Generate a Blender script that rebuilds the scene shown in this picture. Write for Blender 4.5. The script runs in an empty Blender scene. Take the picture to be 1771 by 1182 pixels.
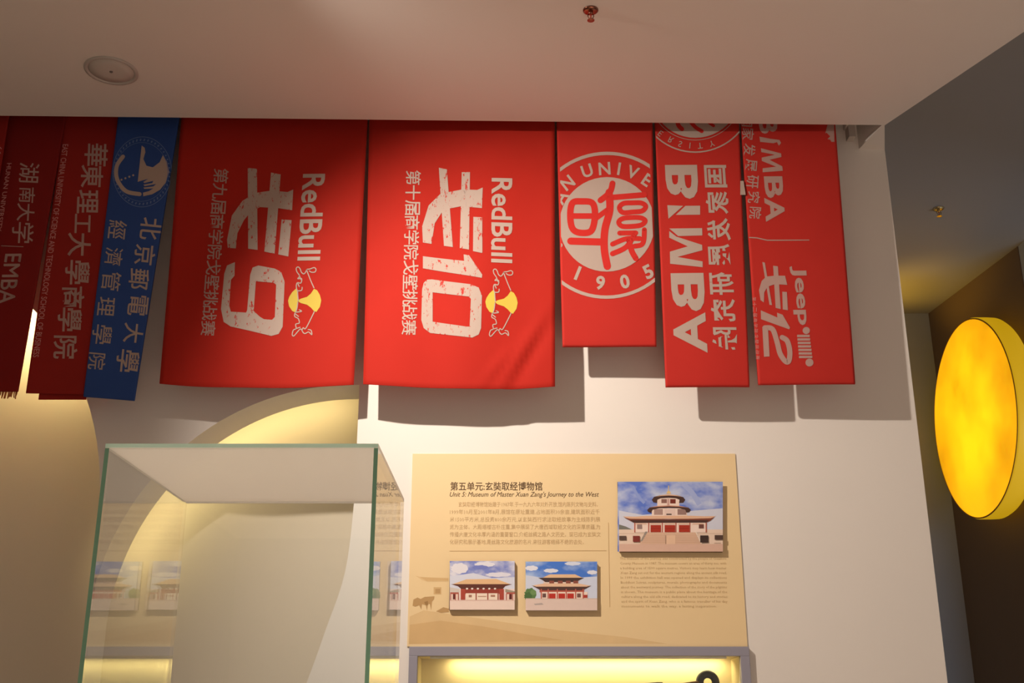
import bpy, bmesh, math, random
from mathutils import Vector, Matrix
from mathutils.geometry import tessellate_polygon
random.seed(7)
S = bpy.context.scene
COL = S.collection
PI = math.pi

# ------------------------------------------------------------------ camera
F, PITCH, EYE = 1975.0, math.radians(18.8), 1.45
cam = bpy.data.cameras.new('camera')
cam.sensor_width = 36.0
cam.lens = F * 36.0 / 1771.0
cam.clip_end = 60
camo = bpy.data.objects.new('camera', cam)
COL.objects.link(camo)
camo.location = (0, 0, EYE)
camo.rotation_euler = (PI / 2 + PITCH, 0, 0)
S.camera = camo

# ------------------------------------------------------------------ world, exposure
S.view_settings.view_transform = 'Standard'
S.view_settings.look = 'None'
S.view_settings.gamma = 1
S.view_settings.exposure = 0.0
S.view_settings.use_curve_mapping = False
W = bpy.data.worlds.new('world')
S.world = W
W.use_nodes = True
W.node_tree.nodes['Background'].inputs[0].default_value = (1.0, 0.85, 0.74, 1)
W.node_tree.nodes['Background'].inputs[1].default_value = 0.27


def light(name, kind, loc, target, energy, color, **kw):
    l = bpy.data.lights.new(name, kind)
    l.energy = energy
    l.color = color
    for k, v in kw.items():
        setattr(l, k, v)
    o = bpy.data.objects.new(name, l)
    COL.objects.link(o)
    o.location = loc
    if target is not None:
        o.rotation_euler = (Vector(target) - Vector(loc)).to_track_quat('-Z', 'Y').to_euler()
    return o


# track spotlight on the lowered ceiling, washing the panel wall (casts the banner shadows)
light('track_spotlight', 'SPOT', (-0.93, 2.60, 3.53), (0.62, 4.0, 1.90), 238, (1.0, 0.865, 0.75),
      spot_size=math.radians(101), spot_blend=1.0, shadow_soft_size=0.022)
# unseen downlight added so light off the floor brightens the ceiling
light('added_floor_bounce', 'AREA', (0.9, 0.4, 3.5), (0.9, 0.4, 0), 135, (1.0, 0.85, 0.75), size=0.5, spread=math.radians(85))
light('added_lid_spot', 'SPOT', (-0.30, 1.60, 3.53), (-0.41, 1.92, 1.87), 85, (1.0, 0.88, 0.76), spot_size=math.radians(34), spot_blend=0.8, shadow_soft_size=0.03)  # unseen spot added to brighten the lid of the glass case
# bluish daylight coming into the far bay on the right
light('bay_daylight', 'AREA', (3.6, 4.9, 2.2), (2.2, 7.5, 1.2), 20, (0.55, 0.73, 1.0), size=0.9)


# ------------------------------------------------------------------ helpers
def at(x, y, Y):
    """point of the plane at distance Y that the photograph shows at (x, y)"""
    cp, sp = math.cos(PITCH), math.sin(PITCH)
    u, v = (x - 885.5) / F, (591 - y) / F
    d = Vector((u, cp - v * sp, sp + v * cp))
    d *= Y / d.y
    return Vector((d.x, d.y, d.z + EYE))


def tag(o, label=None, cat=None, group=None, kind=None):
    if label: o['label'] = label
    if cat: o['category'] = cat
    if group: o['group'] = group
    if kind: o['kind'] = kind
    return o


def empty(name, loc):
    o = bpy.data.objects.new(name, None)
    o.empty_display_size = 0.1
    COL.objects.link(o)
    o.location = loc
    return o


def mesh(name, verts, faces, mats, parent=None, loc=(0, 0, 0), smooth=False, mi=None):
    """verts in world space; the object's origin is put at loc"""
    me = bpy.data.meshes.new(name)
    L = Vector(loc)
    me.from_pydata([tuple(Vector(v) - L) for v in verts], [], faces)
    if not isinstance(mats, (list, tuple)): mats = [mats]
    for m in mats: me.materials.append(m)
    if mi: me.polygons.foreach_set('material_index', mi)
    if smooth: me.polygons.foreach_set('use_smooth', [True] * len(me.polygons))
    me.update()
    o = bpy.data.objects.new(name, me)
    COL.objects.link(o)
    o.location = L
    if parent:
        o.parent = parent
        o.location = L - parent.matrix_world.translation if False else L - PLOC[parent.name]
    PLOC[o.name] = L.copy()
    return o


PLOC = {}


def root(name, loc):
    o = empty(name, loc)
    PLOC[o.name] = Vector(loc)
    return o


class MB:
    def __init__(s): s.v, s.f, s.m = [], [], []

    def add(s, verts, faces, m=0):
        b = len(s.v)
        s.v += [tuple(v) for v in verts]
        for f in faces:
            s.f.append([b + i for i in f]); s.m.append(m)

    def box(s, a, b, m=0):
        x0, y0, z0 = a; x1, y1, z1 = b
        s.add([(x0, y0, z0), (x1, y0, z0), (x1, y1, z0), (x0, y1, z0), (x0, y0, z1), (x1, y0, z1), (x1, y1, z1), (x0, y1, z1)],
              [(0, 3, 2, 1), (4, 5, 6, 7), (0, 1, 5, 4), (1, 2, 6, 5), (2, 3, 7, 6), (3, 0, 4, 7)], m)

    def lathe(s, prof, c, ax=(0, 0, 1), n=32, m=0, close=True):
        """prof: (radius, height along ax)"""
        ax = Vector(ax).normalized()
        u = ax.orthogonal().normalized(); w = ax.cross(u)
        vs = []
        for r, h in prof:
            for k in range(n):
                a = 2 * PI * k / n
                vs.append(Vector(c) + ax * h + (u * math.cos(a) + w * math.sin(a)) * r)
        fs = []
        for i in range(len(prof) - 1):
            for k in range(n):
                k2 = (k + 1) % n
                fs.append((i * n + k, i * n + k2, (i + 1) * n + k2, (i + 1) * n + k))
        if close:
            fs.append(tuple(reversed(range(n))))
            fs.append(tuple((len(prof) - 1) * n + k for k in range(n)))
        s.add(vs, fs, m)

    def tube(s, pts, r, n=8, m=0):
        pts = [Vector(p) for p in pts]
        vs, fs = [], []
        for i, p in enumerate(pts):
            d = (pts[min(i + 1, len(pts) - 1)] - pts[max(i - 1, 0)]).normalized()
            u = d.orthogonal().normalized() if i == 0 else (u - d * u.dot(d)).normalized()
            w = d.cross(u)
            for k in range(n):
                a = 2 * PI * k / n
                vs.append(p + (u * math.cos(a) + w * math.sin(a)) * r)
        for i in range(len(pts) - 1):
            for k in range(n):
                k2 = (k + 1) % n
                fs.append((i * n + k, i * n + k2, (i + 1) * n + k2, (i + 1) * n + k))
        fs.append(tuple(reversed(range(n)))); fs.append(tuple((len(pts) - 1) * n + k for k in range(n)))
        s.add(vs, fs, m)

    def prism(s, poly, y0, y1, m=0):
        """poly in (x, z), extruded along y"""
        n = len(poly)
        vs = [(x, y0, z) for x, z in poly] + [(x, y1, z) for x, z in poly]
        s.add(vs, [tuple(range(n)), tuple(reversed(range(n, 2 * n)))] + [(i, i + n, (i + 1) % n + n, (i + 1) % n) for i in range(n)], m)

    def build(s, name, mats, parent=None, loc=(0, 0, 0), smooth=False, bevel=0):
        o = mesh(name, s.v, s.f, mats, parent, loc, smooth, s.m)
        bm = bmesh.new(); bm.from_mesh(o.data)
        bmesh.ops.recalc_face_normals(bm, faces=bm.faces)
        bm.to_mesh(o.data); bm.free()
        if bevel:
            b = o.modifiers.new('bevel', 'BEVEL'); b.width = bevel; b.segments = 2; b.limit_method = 'ANGLE'
        return o


# ------------------------------------------------------------------ materials
def mat(name, color, rough=0.6, metal=0.0, noise=0.0, nscale=20.0, bump=0.0, bscale=200.0, emit=None, estr=0.0, spec=0.3, sheen=0.0):
    m = bpy.data.materials.new(name)
    m.use_nodes = True
    nt = m.node_tree
    b = nt.nodes['Principled BSDF']
    b.inputs['Base Color'].default_value = (*color, 1)
    b.inputs['Roughness'].default_value = rough
    b.inputs['Metallic'].default_value = metal
    b.inputs['Specular IOR Level'].default_value = spec
    if sheen:
        b.inputs['Sheen Weight'].default_value = sheen
    tc = nt.nodes.new('ShaderNodeTexCoord')
    if noise:
        n = nt.nodes.new('ShaderNodeTexNoise'); n.inputs['Scale'].default_value = nscale; n.inputs['Detail'].default_value = 5
        nt.links.new(tc.outputs['Object'], n.inputs['Vector'])
        mx = nt.nodes.new('ShaderNodeMix'); mx.data_type = 'RGBA'
        mx.inputs['A'].default_value = (*[c * (1 - noise) for c in color], 1)
        mx.inputs['B'].default_value = (*[min(1, c * (1 + noise)) for c in color], 1)
        nt.links.new(n.outputs['Fac'], mx.inputs['Factor'])
        nt.links.new(mx.outputs['Result'], b.inputs['Base Color'])
    if bump:
        n = nt.nodes.new('ShaderNodeTexNoise'); n.inputs['Scale'].default_value = bscale; n.inputs['Detail'].default_value = 3
        nt.links.new(tc.outputs['Object'], n.inputs['Vector'])
        bp = nt.nodes.new('ShaderNodeBump'); bp.inputs['Strength'].default_value = bump; bp.inputs['Distance'].default_value = 0.002
        nt.links.new(n.outputs['Fac'], bp.inputs['Height']); nt.links.new(bp.outputs['Normal'], b.inputs['Normal'])
    if emit:
        b.inputs['Emission Color'].default_value = (*emit, 1); b.inputs['Emission Strength'].default_value = estr
    return m


def srgb(r, g, b):
    return tuple((c / 12.92 if c <= 0.04045 else ((c + 0.055) / 1.055) ** 2.4) for c in (r / 255, g / 255, b / 255))


PALETTE = {}


def ink(r, g, b):
    k = (r, g, b)
    if k not in PALETTE:
        PALETTE[k] = mat('ink_%d_%d_%d' % k, srgb(r, g, b), 0.55, noise=0.03, nscale=60)
    return PALETTE[k]


def fabric(name, c, trans=0.25):
    m = mat(name, c, 0.75, noise=0.05, nscale=9, bump=0.12, bscale=900, spec=0.15)
    nt = m.node_tree
    out = nt.nodes['Material Output']; b = nt.nodes['Principled BSDF']
    t = nt.nodes.new('ShaderNodeBsdfTranslucent'); t.inputs['Color'].default_value = (*c, 1)
    mx = nt.nodes.new('ShaderNodeMixShader'); mx.inputs[0].default_value = trans
    nt.links.new(b.outputs[0], mx.inputs[1]); nt.links.new(t.outputs[0], mx.inputs[2])
    nt.links.new(mx.outputs[0], out.inputs['Surface'])
    return m


M_WALL = mat('white_wall_paint', (0.80, 0.76, 0.70), 0.7, noise=0.02, nscale=3, bump=0.05, bscale=250)
M_CEIL = mat('ceiling_paint', (0.78, 0.735, 0.68), 0.8, noise=0.02, nscale=2)
M_NICHE = mat('niche_paint', (0.72, 0.64, 0.53), 0.7, noise=0.02, nscale=3)
M_GREYWALL = mat('grey_wall_paint', (0.42, 0.44, 0.47), 0.8, noise=0.03, nscale=3)
M_BROWNWALL = mat('brown_wall_paint', (0.19, 0.128, 0.08), 0.8, noise=0.03, nscale=3)
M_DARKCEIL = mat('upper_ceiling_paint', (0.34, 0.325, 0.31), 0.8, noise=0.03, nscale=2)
M_FLOOR = mat('floor_stone', (0.36, 0.30, 0.25), 0.35, noise=0.12, nscale=4)
M_RED = fabric('red_flag_cloth', (0.54, 0.027, 0.016))
M_RED2 = fabric('red_scarf_cloth', (0.52, 0.030, 0.022), 0.1)
M_DRED = fabric('crimson_scarf_cloth', (0.34, 0.020, 0.015), 0.1)
M_DDRED = fabric('dark_crimson_scarf_cloth', (0.25, 0.013, 0.011), 0.1)
M_BLUE = fabric('blue_scarf_cloth', (0.035, 0.085, 0.30), 0.1)
M_WHITEINK = mat('white_print', (0.43, 0.335, 0.285), 0.7)
M_FADEDINK = mat('faded_pink_print', (0.62, 0.24, 0.22), 0.7)
M_PALEINK = mat('pale_pink_print', (0.43, 0.27, 0.235), 0.7)
M_BLUEINK = mat('pale_blue_print', (0.12, 0.19, 0.42), 0.7)
M_YELLOWINK = mat('yellow_print', (0.58, 0.44, 0.06), 0.7)
M_REDINK = mat('red_print', (0.55, 0.02, 0.014), 0.7)
M_METAL = mat('steel', (0.6, 0.58, 0.55), 0.3, 1.0)
M_BRASS = mat('brass', (0.55, 0.42, 0.2), 0.3, 1.0)
M_CHROME = mat('red_brown_chrome', (0.30, 0.12, 0.08), 0.25, 1.0)
M_BRONZE = mat('dark_bronze', (0.05, 0.05, 0.055), 0.5, 0.2, noise=0.4, nscale=80)
M_FRINGE = mat('gold_fringe', (0.50, 0.16, 0.05), 0.8)


def worn_print():
    m = mat('worn_white_print', (0.72, 0.66, 0.60), 0.7)
    nt = m.node_tree; b = nt.nodes['Principled BSDF']
    tc = nt.nodes.new('ShaderNodeTexCoord')
    mp = nt.nodes.new('ShaderNodeMapping'); mp.inputs['Scale'].default_value = (90, 90, 38)
    n = nt.nodes.new('ShaderNodeTexNoise'); n.inputs['Scale'].default_value = 1.0; n.inputs['Detail'].default_value = 4; n.inputs['Roughness'].default_value = 0.7
    cr = nt.nodes.new('ShaderNodeValToRGB')
    cr.color_ramp.elements[0].position = 0.375; cr.color_ramp.elements[0].color = (0.45, 0.03, 0.02, 1)
    cr.color_ramp.elements[1].position = 0.405; cr.color_ramp.elements[1].color = (0.43, 0.335, 0.285, 1)
    nt.links.new(tc.outputs['Object'], mp.inputs[0]); nt.links.new(mp.outputs[0], n.inputs['Vector'])
    nt.links.new(n.outputs['Fac'], cr.inputs[0]); nt.links.new(cr.outputs[0], b.inputs['Base Color'])
    return m


M_WORN = worn_print()


def glass(name, tint=(1, 1, 1), haze=0.0, hazecol=(0.92, 0.87, 0.80)):
    m = bpy.data.materials.new(name); m.use_nodes = True
    nt = m.node_tree; nt.nodes.clear()
    out = nt.nodes.new('ShaderNodeOutputMaterial')
    geo = nt.nodes.new('ShaderNodeNewGeometry')
    ior = nt.nodes.new('ShaderNodeMapRange')
    ior.inputs['To Min'].default_value = 1.5; ior.inputs['To Max'].default_value = 1 / 1.5
    nt.links.new(geo.outputs['Backfacing'], ior.inputs['Value'])
    fr = nt.nodes.new('ShaderNodeFresnel'); nt.links.new(ior.outputs[0], fr.inputs['IOR'])
    tr = nt.nodes.new('ShaderNodeBsdfTransparent'); tr.inputs[0].default_value = (*tint, 1)
    gl = nt.nodes.new('ShaderNodeBsdfGlossy'); gl.inputs['Roughness'].default_value = 0.0
    mx = nt.nodes.new('ShaderNodeMixShader')
    nt.links.new(fr.outputs[0], mx.inputs[0]); nt.links.new(tr.outputs[0], mx.inputs[1]); nt.links.new(gl.outputs[0], mx.inputs[2])
    last = mx
    if haze:
        tl = nt.nodes.new('ShaderNodeBsdfTranslucent'); tl.inputs[0].default_value = (*hazecol, 1)
        df = nt.nodes.new('ShaderNodeBsdfDiffuse'); df.inputs[0].default_value = (*hazecol, 1)
        m1 = nt.nodes.new('ShaderNodeMixShader'); m1.inputs[0].default_value = 0.4
        nt.links.new(tl.outputs[0], m1.inputs[1]); nt.links.new(df.outputs[0], m1.inputs[2])
        m2 = nt.nodes.new('ShaderNodeMixShader'); m2.inputs[0].default_value = haze
        nt.links.new(mx.outputs[0], m2.inputs[1]); nt.links.new(m1.outputs[0], m2.inputs[2])
        last = m2
    nt.links.new(last.outputs[0], out.inputs['Surface'])
    return m


M_GLASS = glass('clear_glass', (0.985, 0.995, 0.988))
M_FROST = glass('hazy_glass', (0.97, 0.985, 0.975), 0.8)
M_LEDGE = mat('lit_green_glass_edge', (0.42, 0.72, 0.60), 0.25, noise=0.1, nscale=15, spec=0.6)  # paler copy for the lid: light passing through its edge put into the colour
M_GEDGE = mat('green_glass_edge', (0.17, 0.34, 0.22), 0.25, noise=0.1, nscale=15, spec=0.6)
for mm, tcol in ((M_LEDGE, (0.75, 1.0, 0.9)), (M_GEDGE, (0.2, 0.45, 0.32))):
    nt = mm.node_tree; tl = nt.nodes.new('ShaderNodeBsdfTranslucent'); tl.inputs[0].default_value = (*tcol, 1)
    mx = nt.nodes.new('ShaderNodeMixShader'); mx.inputs[0].default_value = 0.5 if mm is M_LEDGE else 0.25
    nt.links.new(nt.nodes['Principled BSDF'].outputs[0], mx.inputs[1]); nt.links.new(tl.outputs[0], mx.inputs[2]); nt.links.new(mx.outputs[0], nt.nodes['Material Output'].inputs['Surface'])

# ------------------------------------------------------------------ setting
WY = 4.0          # face of the exhibition wall
WT = 0.19         # its thickness
Z = lambda r: r + EYE


def arc(cx, cz, r, a0, a1, n):
    return [(cx + r * math.cos(math.radians(a0 + (a1 - a0) * i / n)), cz + r * math.sin(math.radians(a0 + (a1 - a0) * i / n))) for i in range(n + 1)]


def smooth_curve(pts, n=6):
    out = []
    for i in range(len(pts) - 1):
        p0 = pts[max(i - 1, 0)]; p1 = pts[i]; p2 = pts[i + 1]; p3 = pts[min(i + 2, len(pts) - 1)]
        for k in range(n):
            t = k / n
            out.append(tuple(0.5 * (2 * p1[j] + (p2[j] - p0[j]) * t + (2 * p0[j] - 5 * p1[j] + 4 * p2[j] - p3[j]) * t * t + (3 * p1[j] - p0[j] - 3 * p2[j] + p3[j]) * t ** 3) for j in range(2)))
    out.append(tuple(pts[-1]))
    return out


outer = [(-4.6, 0.0), (1.463, 0.0), (1.463, 4.25), (-4.6, 4.25)]
hole_moon = arc(-0.59, Z(0.335), 0.859, 87.8, 180, 40) + [(-1.449, Z(-0.9))]
hole_moon += [(-0.98, Z(-0.9))] + smooth_curve([(-0.90, Z(-0.5)), (-0.78, Z(-0.1)), (-0.69, Z(0.15)), (-0.635, Z(0.323)), (-0.578, Z(0.518)), (-0.558, Z(0.76)), (-0.557, Z(0.97))], 5)
hole_arch = arc(-2.555, Z(0.70), 1.1, 0, 180, 60) + [(-3.655, Z(-0.9)), (-1.455, Z(-0.9))]
hole_case = [(-0.338, Z(-0.56)), (0.79, Z(-0.56)), (0.79, Z(0.262)), (-0.338, Z(0.262))]
polys = [outer, hole_moon, hole_arch, hole_case]


def holed_slab(name, polys, y0, y1, m):
    flat = [p for q in polys for p in q]
    tris = tessellate_polygon([[Vector((x, z, 0)) for x, z in q] for q in polys])
    n = len(flat)
    mb = MB()
    vs = [(x, y0, z) for x, z in flat] + [(x, y1, z) for x, z in flat]
    fs = [tuple(t) for t in tris] + [tuple(i + n for i in reversed(t)) for t in tris]
    b = 0
    for q in polys:
        k = len(q)
        for i in range(k):
            fs.append((b + i, b + (i + 1) % k, b + (i + 1) % k + n, b + i + n))
        b += k
    mb.add(vs, fs)
    return mb.build(name, m)


tag(holed_slab('wall_front', polys, WY, WY + WT, M_WALL), kind='structure')

mb = MB(); mb.box((-4.6, WY + 0.36, 0), (-0.40, WY + 0.42, 4.25))
tag(mb.build('wall_niche', M_NICHE), kind='structure')
mb = MB(); mb.box((-0.45, WY + WT, 0), (-0.40, WY + 0.36, 4.25))
tag(mb.build('wall_divider', M_NICHE), kind='structure')
mb = MB(); mb.box((-4.7, -2, 0), (-4.6, WY + 0.42, 4.25))
tag(mb.build('wall_left', M_WALL), kind='structure')
mb = MB(); mb.box((-4.7, -3, -0.1), (6.0, 8.0, 0))
tag(mb.build('floor', M_FLOOR), kind='structure')
# lowered ceiling over the viewer, ending in front of the wall with an open slot for the banners
CZ = Z(2.16)
plan = [(-4.6, -2.0), (-4.6, 3.685), (1.394, 3.812), (1.362, 4.0), (1.463, 4.0), (1.405, 3.814), (2.9, 0.40), (3.9, -2.0)]
tris = tessellate_polygon([[Vector((x, y, 0)) for x, y in plan]])
n = len(plan); mb = MB()
mb.add([(x, y, CZ) for x, y in plan] + [(x, y, CZ + 0.16) for x, y in plan],
       [tuple(t) for t in tris] + [tuple(i + n for i in t) for t in tris] + [(i, (i + 1) % n, (i + 1) % n + n, i + n) for i in range(n)])
tag(mb.build('ceiling', M_CEIL), kind='structure')
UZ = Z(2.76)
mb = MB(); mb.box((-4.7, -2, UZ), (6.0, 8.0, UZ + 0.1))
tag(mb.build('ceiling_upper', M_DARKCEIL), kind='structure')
FY = 7.5
mb = MB(); mb.box((-0.3, FY, 0), (3.3, FY + 0.1, UZ))
tag(mb.build('wall_far', M_GREYWALL), kind='structure')
# right side wall with the moon lamp, turned slightly towards the viewer
mb = MB()
x0, x1 = 2.913, 3.045
mb.add([(x0, FY, 0), (x1, 6.33, 0), (x1 + 0.1, 6.33, 0), (x0 + 0.1, FY, 0), (x0, FY, UZ), (x1, 6.33, UZ), (x1 + 0.1, 6.33, UZ), (x0 + 0.1, FY, UZ)],
       [(0, 1, 2, 3), (4, 7, 6, 5), (0, 4, 5, 1), (1, 5, 6, 2), (2, 6, 7, 3), (3, 7, 4, 0)])
tag(mb.build('wall_right', M_BROWNWALL), kind='structure')
mb = MB(); mb.box((3.05, 6.23, 0), (6.0, 6.33, UZ))
tag(mb.build('wall_bay', M_GREYWALL), kind='structure')

# warm cove lights hidden behind the lips of the two openings, washing the wall behind
def cove(cx, cz, r, a0, a1, n, e):
    for i in range(n):
        a = math.radians(a0 + (a1 - a0) * (i + 0.5) / n)
        L = r * math.radians(abs(a1 - a0)) / n
        p = Vector((cx + (r + 0.045) * math.cos(a), WY + WT + 0.035, cz + (r + 0.045) * math.sin(a)))
        o = light('cove_light', 'AREA', p, None, e * L, (1.0, 0.80, 0.36), shape='RECTANGLE', size=L, size_y=0.02)
        d = Vector((-math.cos(a) * 0.55, 0.85, -math.sin(a) * 0.55)).normalized()
        t = Vector((-math.sin(a), 0, math.cos(a)))
        zax = -d; xax = t; yax = zax.cross(xax)
        o.matrix_world = Matrix.Translation(p) @ Matrix((xax, yax, zax)).transposed().to_4x4()


cove(-0.59, Z(0.335), 0.861, 92, 165, 9, 1.35)
cove(-2.565, Z(0.70), 1.1, 40, 105, 9, 7.5)


# ------------------------------------------------------------------ print tool
FONT_CACHE = {}


def glyphs(text, bold=0.0, shear=0.0, res=3):
    key = (text, bold, shear, res)
    if key not in FONT_CACHE:
        c = bpy.data.curves.new('t', 'FONT')
        c.body = text; c.size = 1; c.resolution_u = res; c.offset = bold; c.shear = shear
        o = bpy.data.objects.new('t', c)
        COL.objects.link(o)
        bpy.context.view_layer.update()
        dg = bpy.context.evaluated_depsgraph_get()
        me = bpy.data.meshes.new_from_object(o.evaluated_get(dg))
        me.calc_loop_triangles()
        v = [(p.co.x, p.co.y) for p in me.vertices]
        f = [tuple(t.vertices) for t in me.loop_triangles]
        bpy.data.objects.remove(o); bpy.data.curves.remove(c); bpy.data.meshes.remove(me)
        FONT_CACHE[key] = (v, f)
    return FONT_CACHE[key]


class Print:
    """flat artwork collected in (x, z) of a plane at distance Y, then laid on a surface"""

    def __init__(s, Y, crop=None):
        s.Y = Y; s.v = []; s.f = []; s.m = []
        s.crop = crop  # (x0, y0, scale): artwork coordinates measured in an enlarged crop

    def P(s, p):
        x, y = p
        if s.crop: x, y = s.crop[0] + x / s.crop[2], s.crop[1] + y / s.crop[2]
        q = at(x, y, s.Y)
        return (q.x, q.z)

    def raw(s, v, f, m=0):
        b = len(s.v); s.v += v
        for t in f: s.f.append(tuple(b + i for i in t)); s.m.append(m)

    def poly(s, *loops, m=0):
        L = [[s.P(p) for p in q] for q in loops]
        tr = tessellate_polygon([[Vector((x, z, 0)) for x, z in q] for q in L])
        s.raw([p for q in L for p in q], tr, m)

    def ribbon(s, pts, w, closed=False, m=0, curve=True, cap=True):
        if curve and len(pts) > 2:
            if closed:
                pts = smooth_curve([pts[-1]] + list(pts) + [pts[0], pts[1]], 5)[5:-5]
            else:
                pts = smooth_curve(pts, 5)
        n = len(pts); vs = []; fs = []
        for i, p in enumerate(pts):
            a = pts[(i - 1) % n] if (closed or i) else p
            b = pts[(i + 1) % n] if (closed or i < n - 1) else p
            dx, dy = b[0] - a[0], b[1] - a[1]; l = math.hypot(dx, dy) or 1
            nx, ny = -dy / l * w / 2, dx / l * w / 2
            vs += [s.P((p[0] + nx, p[1] + ny)), s.P((p[0] - nx, p[1] - ny))]
        for i in range(n if closed else n - 1):
            j = (i + 1) % n
            fs += [(2 * i, 2 * i + 1, 2 * j + 1), (2 * i, 2 * j + 1, 2 * j)]
        s.raw(vs, fs, m)
        if cap and not closed:
            for p in (pts[0], pts[-1]): s.disc(p, w / 2, m=m, n=10)

    def disc(s, c, r, ry=None, m=0, n=48):
        ry = ry or r
        s.poly([(c[0] + r * math.cos(2 * PI * k / n), c[1] + ry * math.sin(2 * PI * k / n)) for k in range(n)], m=m)

    def ring(s, c, r, w, ry=None, m=0, n=72):
        ry = ry or r
        s.ribbon([(c[0] + r * math.cos(2 * PI * k / n), c[1] + ry * math.sin(2 * PI * k / n)) for k in range(n)], w, True, m, curve=False)

    def text(s, t, tl, br, turn=0, mirror=False, bold=0.0, shear=0.0, m=0, res=3):
        """fit the text to the box tl..br; turn=1: reads downwards with letter tops to the right"""
        v, f = glyphs(t, bold, shear, res)
        x0 = min(p[0] for p in v); x1 = max(p[0] for p in v); y0 = min(p[1] for p in v); y1 = max(p[1] for p in v)
        A, B = s.P(tl), s.P(br)
        X0, X1, ZT, ZB = A[0], B[0], A[1], B[1]
        out = []
        for x, y in v:
            a = (x - x0) / (x1 - x0); b = (y - y0) / (y1 - y0)
            if turn:
                u = 1 - b if mirror else b
                out.append((X0 + (X1 - X0) * u, ZT + (ZB - ZT) * a))
            else:
                out.append((X0 + (X1 - X0) * (1 - a if mirror else a), ZB + (ZT - ZB) * b))
        s.raw(out, f, m)

    def glyph_at(s, t, c, h, ang, bold=0.0, flip=1, m=0):
        """one letter of height h (artwork units) centred on c, turned by ang (degrees, clockwise); flip=-1 mirrors it top to bottom"""
        v, f = glyphs(t, bold)
        y0 = min(p[1] for p in v); y1 = max(p[1] for p in v); x0 = min(p[0] for p in v); x1 = max(p[0] for p in v)
        k = h / (y1 - y0); a = math.radians(ang)
        out = []
        for x, y in v:
            u = (x - (x0 + x1) / 2) * k; w = -(y - (y0 + y1) / 2) * k * flip
            out.append(s.P((c[0] + u * math.cos(a) - w * math.sin(a), c[1] + u * math.sin(a) + w * math.cos(a))))
        s.raw(out, f, m)

    def build(s, name, mats, parent, yfun, off, clip=None, cut=0.03, label=None, lift=0.0):
        bm = bmesh.new()
        vs = [bm.verts.new((x, 0, z)) for x, z in s.v]
        # layers painted later lie a hair in front of earlier ones
        fl = []
        for t, mi in zip(s.f, s.m):
            try:
                fc = bm.faces.new([vs[i] for i in t]); fc.material_index = mi
            except ValueError:
                pass
        if clip:
            for co, no in (((clip[0], 0, 0), (-1, 0, 0)), ((clip[1], 0, 0), (1, 0, 0)), ((0, 0, clip[2]), (0, 0, 1))):
                bmesh.ops.bisect_plane(bm, geom=bm.verts[:] + bm.edges[:] + bm.faces[:], plane_co=co, plane_no=no, clear_outer=True)
        for it in range(4):
            if not cut: break
            es = [e for e in bm.edges if e.calc_length() > cut]
            if not es: break
            bmesh.ops.subdivide_edges(bm, edges=es, cuts=1)
            bmesh.ops.triangulate(bm, faces=[q for q in bm.faces if len(q.verts) > 3])
        for v in bm.verts:
            v.co.y = yfun(v.co.x, v.co.z) - off
        if lift:
            for fc in bm.faces:
                pass
        bmesh.ops.recalc_face_normals(bm, faces=bm.faces)
        for fc in bm.faces:
            fc.normal_update()
            if fc.normal.y > 0: fc.normal_flip()
        me = bpy.data.meshes.new(name)
        L = PLOC[parent.name]
        bm.transform(Matrix.Translation(-L))
        bm.to_mesh(me); bm.free()
        for m in (mats if isinstance(mats, (list, tuple)) else [mats]): me.materials.append(m)
        o = bpy.data.objects.new(name, me); COL.objects.link(o); o.parent = parent
        PLOC[o.name] = L.copy()
        if label: o['label'] = label
        return o


class Paint:
    """a picture built of flat colour shapes; each shape a hair in front of the last"""

    def __init__(s, Y, crop): s.Y, s.crop, s.L = Y, crop, []

    def poly(s, c, *loops): p = Print(s.Y, s.crop); p.poly(*loops); s.L.append((p, c))

    def rect(s, c, x0, y0, x1, y1): s.poly(c, [(x0, y0), (x1, y0), (x1, y1), (x0, y1)])

    def ribbon(s, c, pts, w): p = Print(s.Y, s.crop); p.ribbon(pts, w, cap=False); s.L.append((p, c))

    def blob(s, c, x, y, rx, ry, n=24):
        s.poly(c, [(x + rx * math.cos(2 * PI * k / n) * (1 + 0.10 * math.sin(3 * k)), y + ry * math.sin(2 * PI * k / n) * (1 + 0.12 * math.cos(2 * k))) for k in range(n)])

    def build(s, name, parent, y, step=0.00005):
        V, Fc, MI, mats = [], [], [], []
        for i, (p, c) in enumerate(s.L):
            m = c if not isinstance(c, tuple) else ink(*c)
            if m not in mats: mats.append(m)
            b = len(V); yy = y - i * step
            V += [(x, yy, z) for x, z in p.v]
            for t in p.f:
                a, bb, cc = [Vector((p.v[k][0], p.v[k][1], 0)) for k in t]
                if (bb - a).cross(cc - a).z < 0: t = tuple(reversed(t))
                Fc.append([b + k for k in t]); MI.append(mats.index(m))
        o = mesh(name, V, Fc, mats, parent, PLOC[parent.name], mi=MI)
        return o


# ------------------------------------------------------------------ banners
BY = 3.87
TOPZ = Z(2.36)


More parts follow.
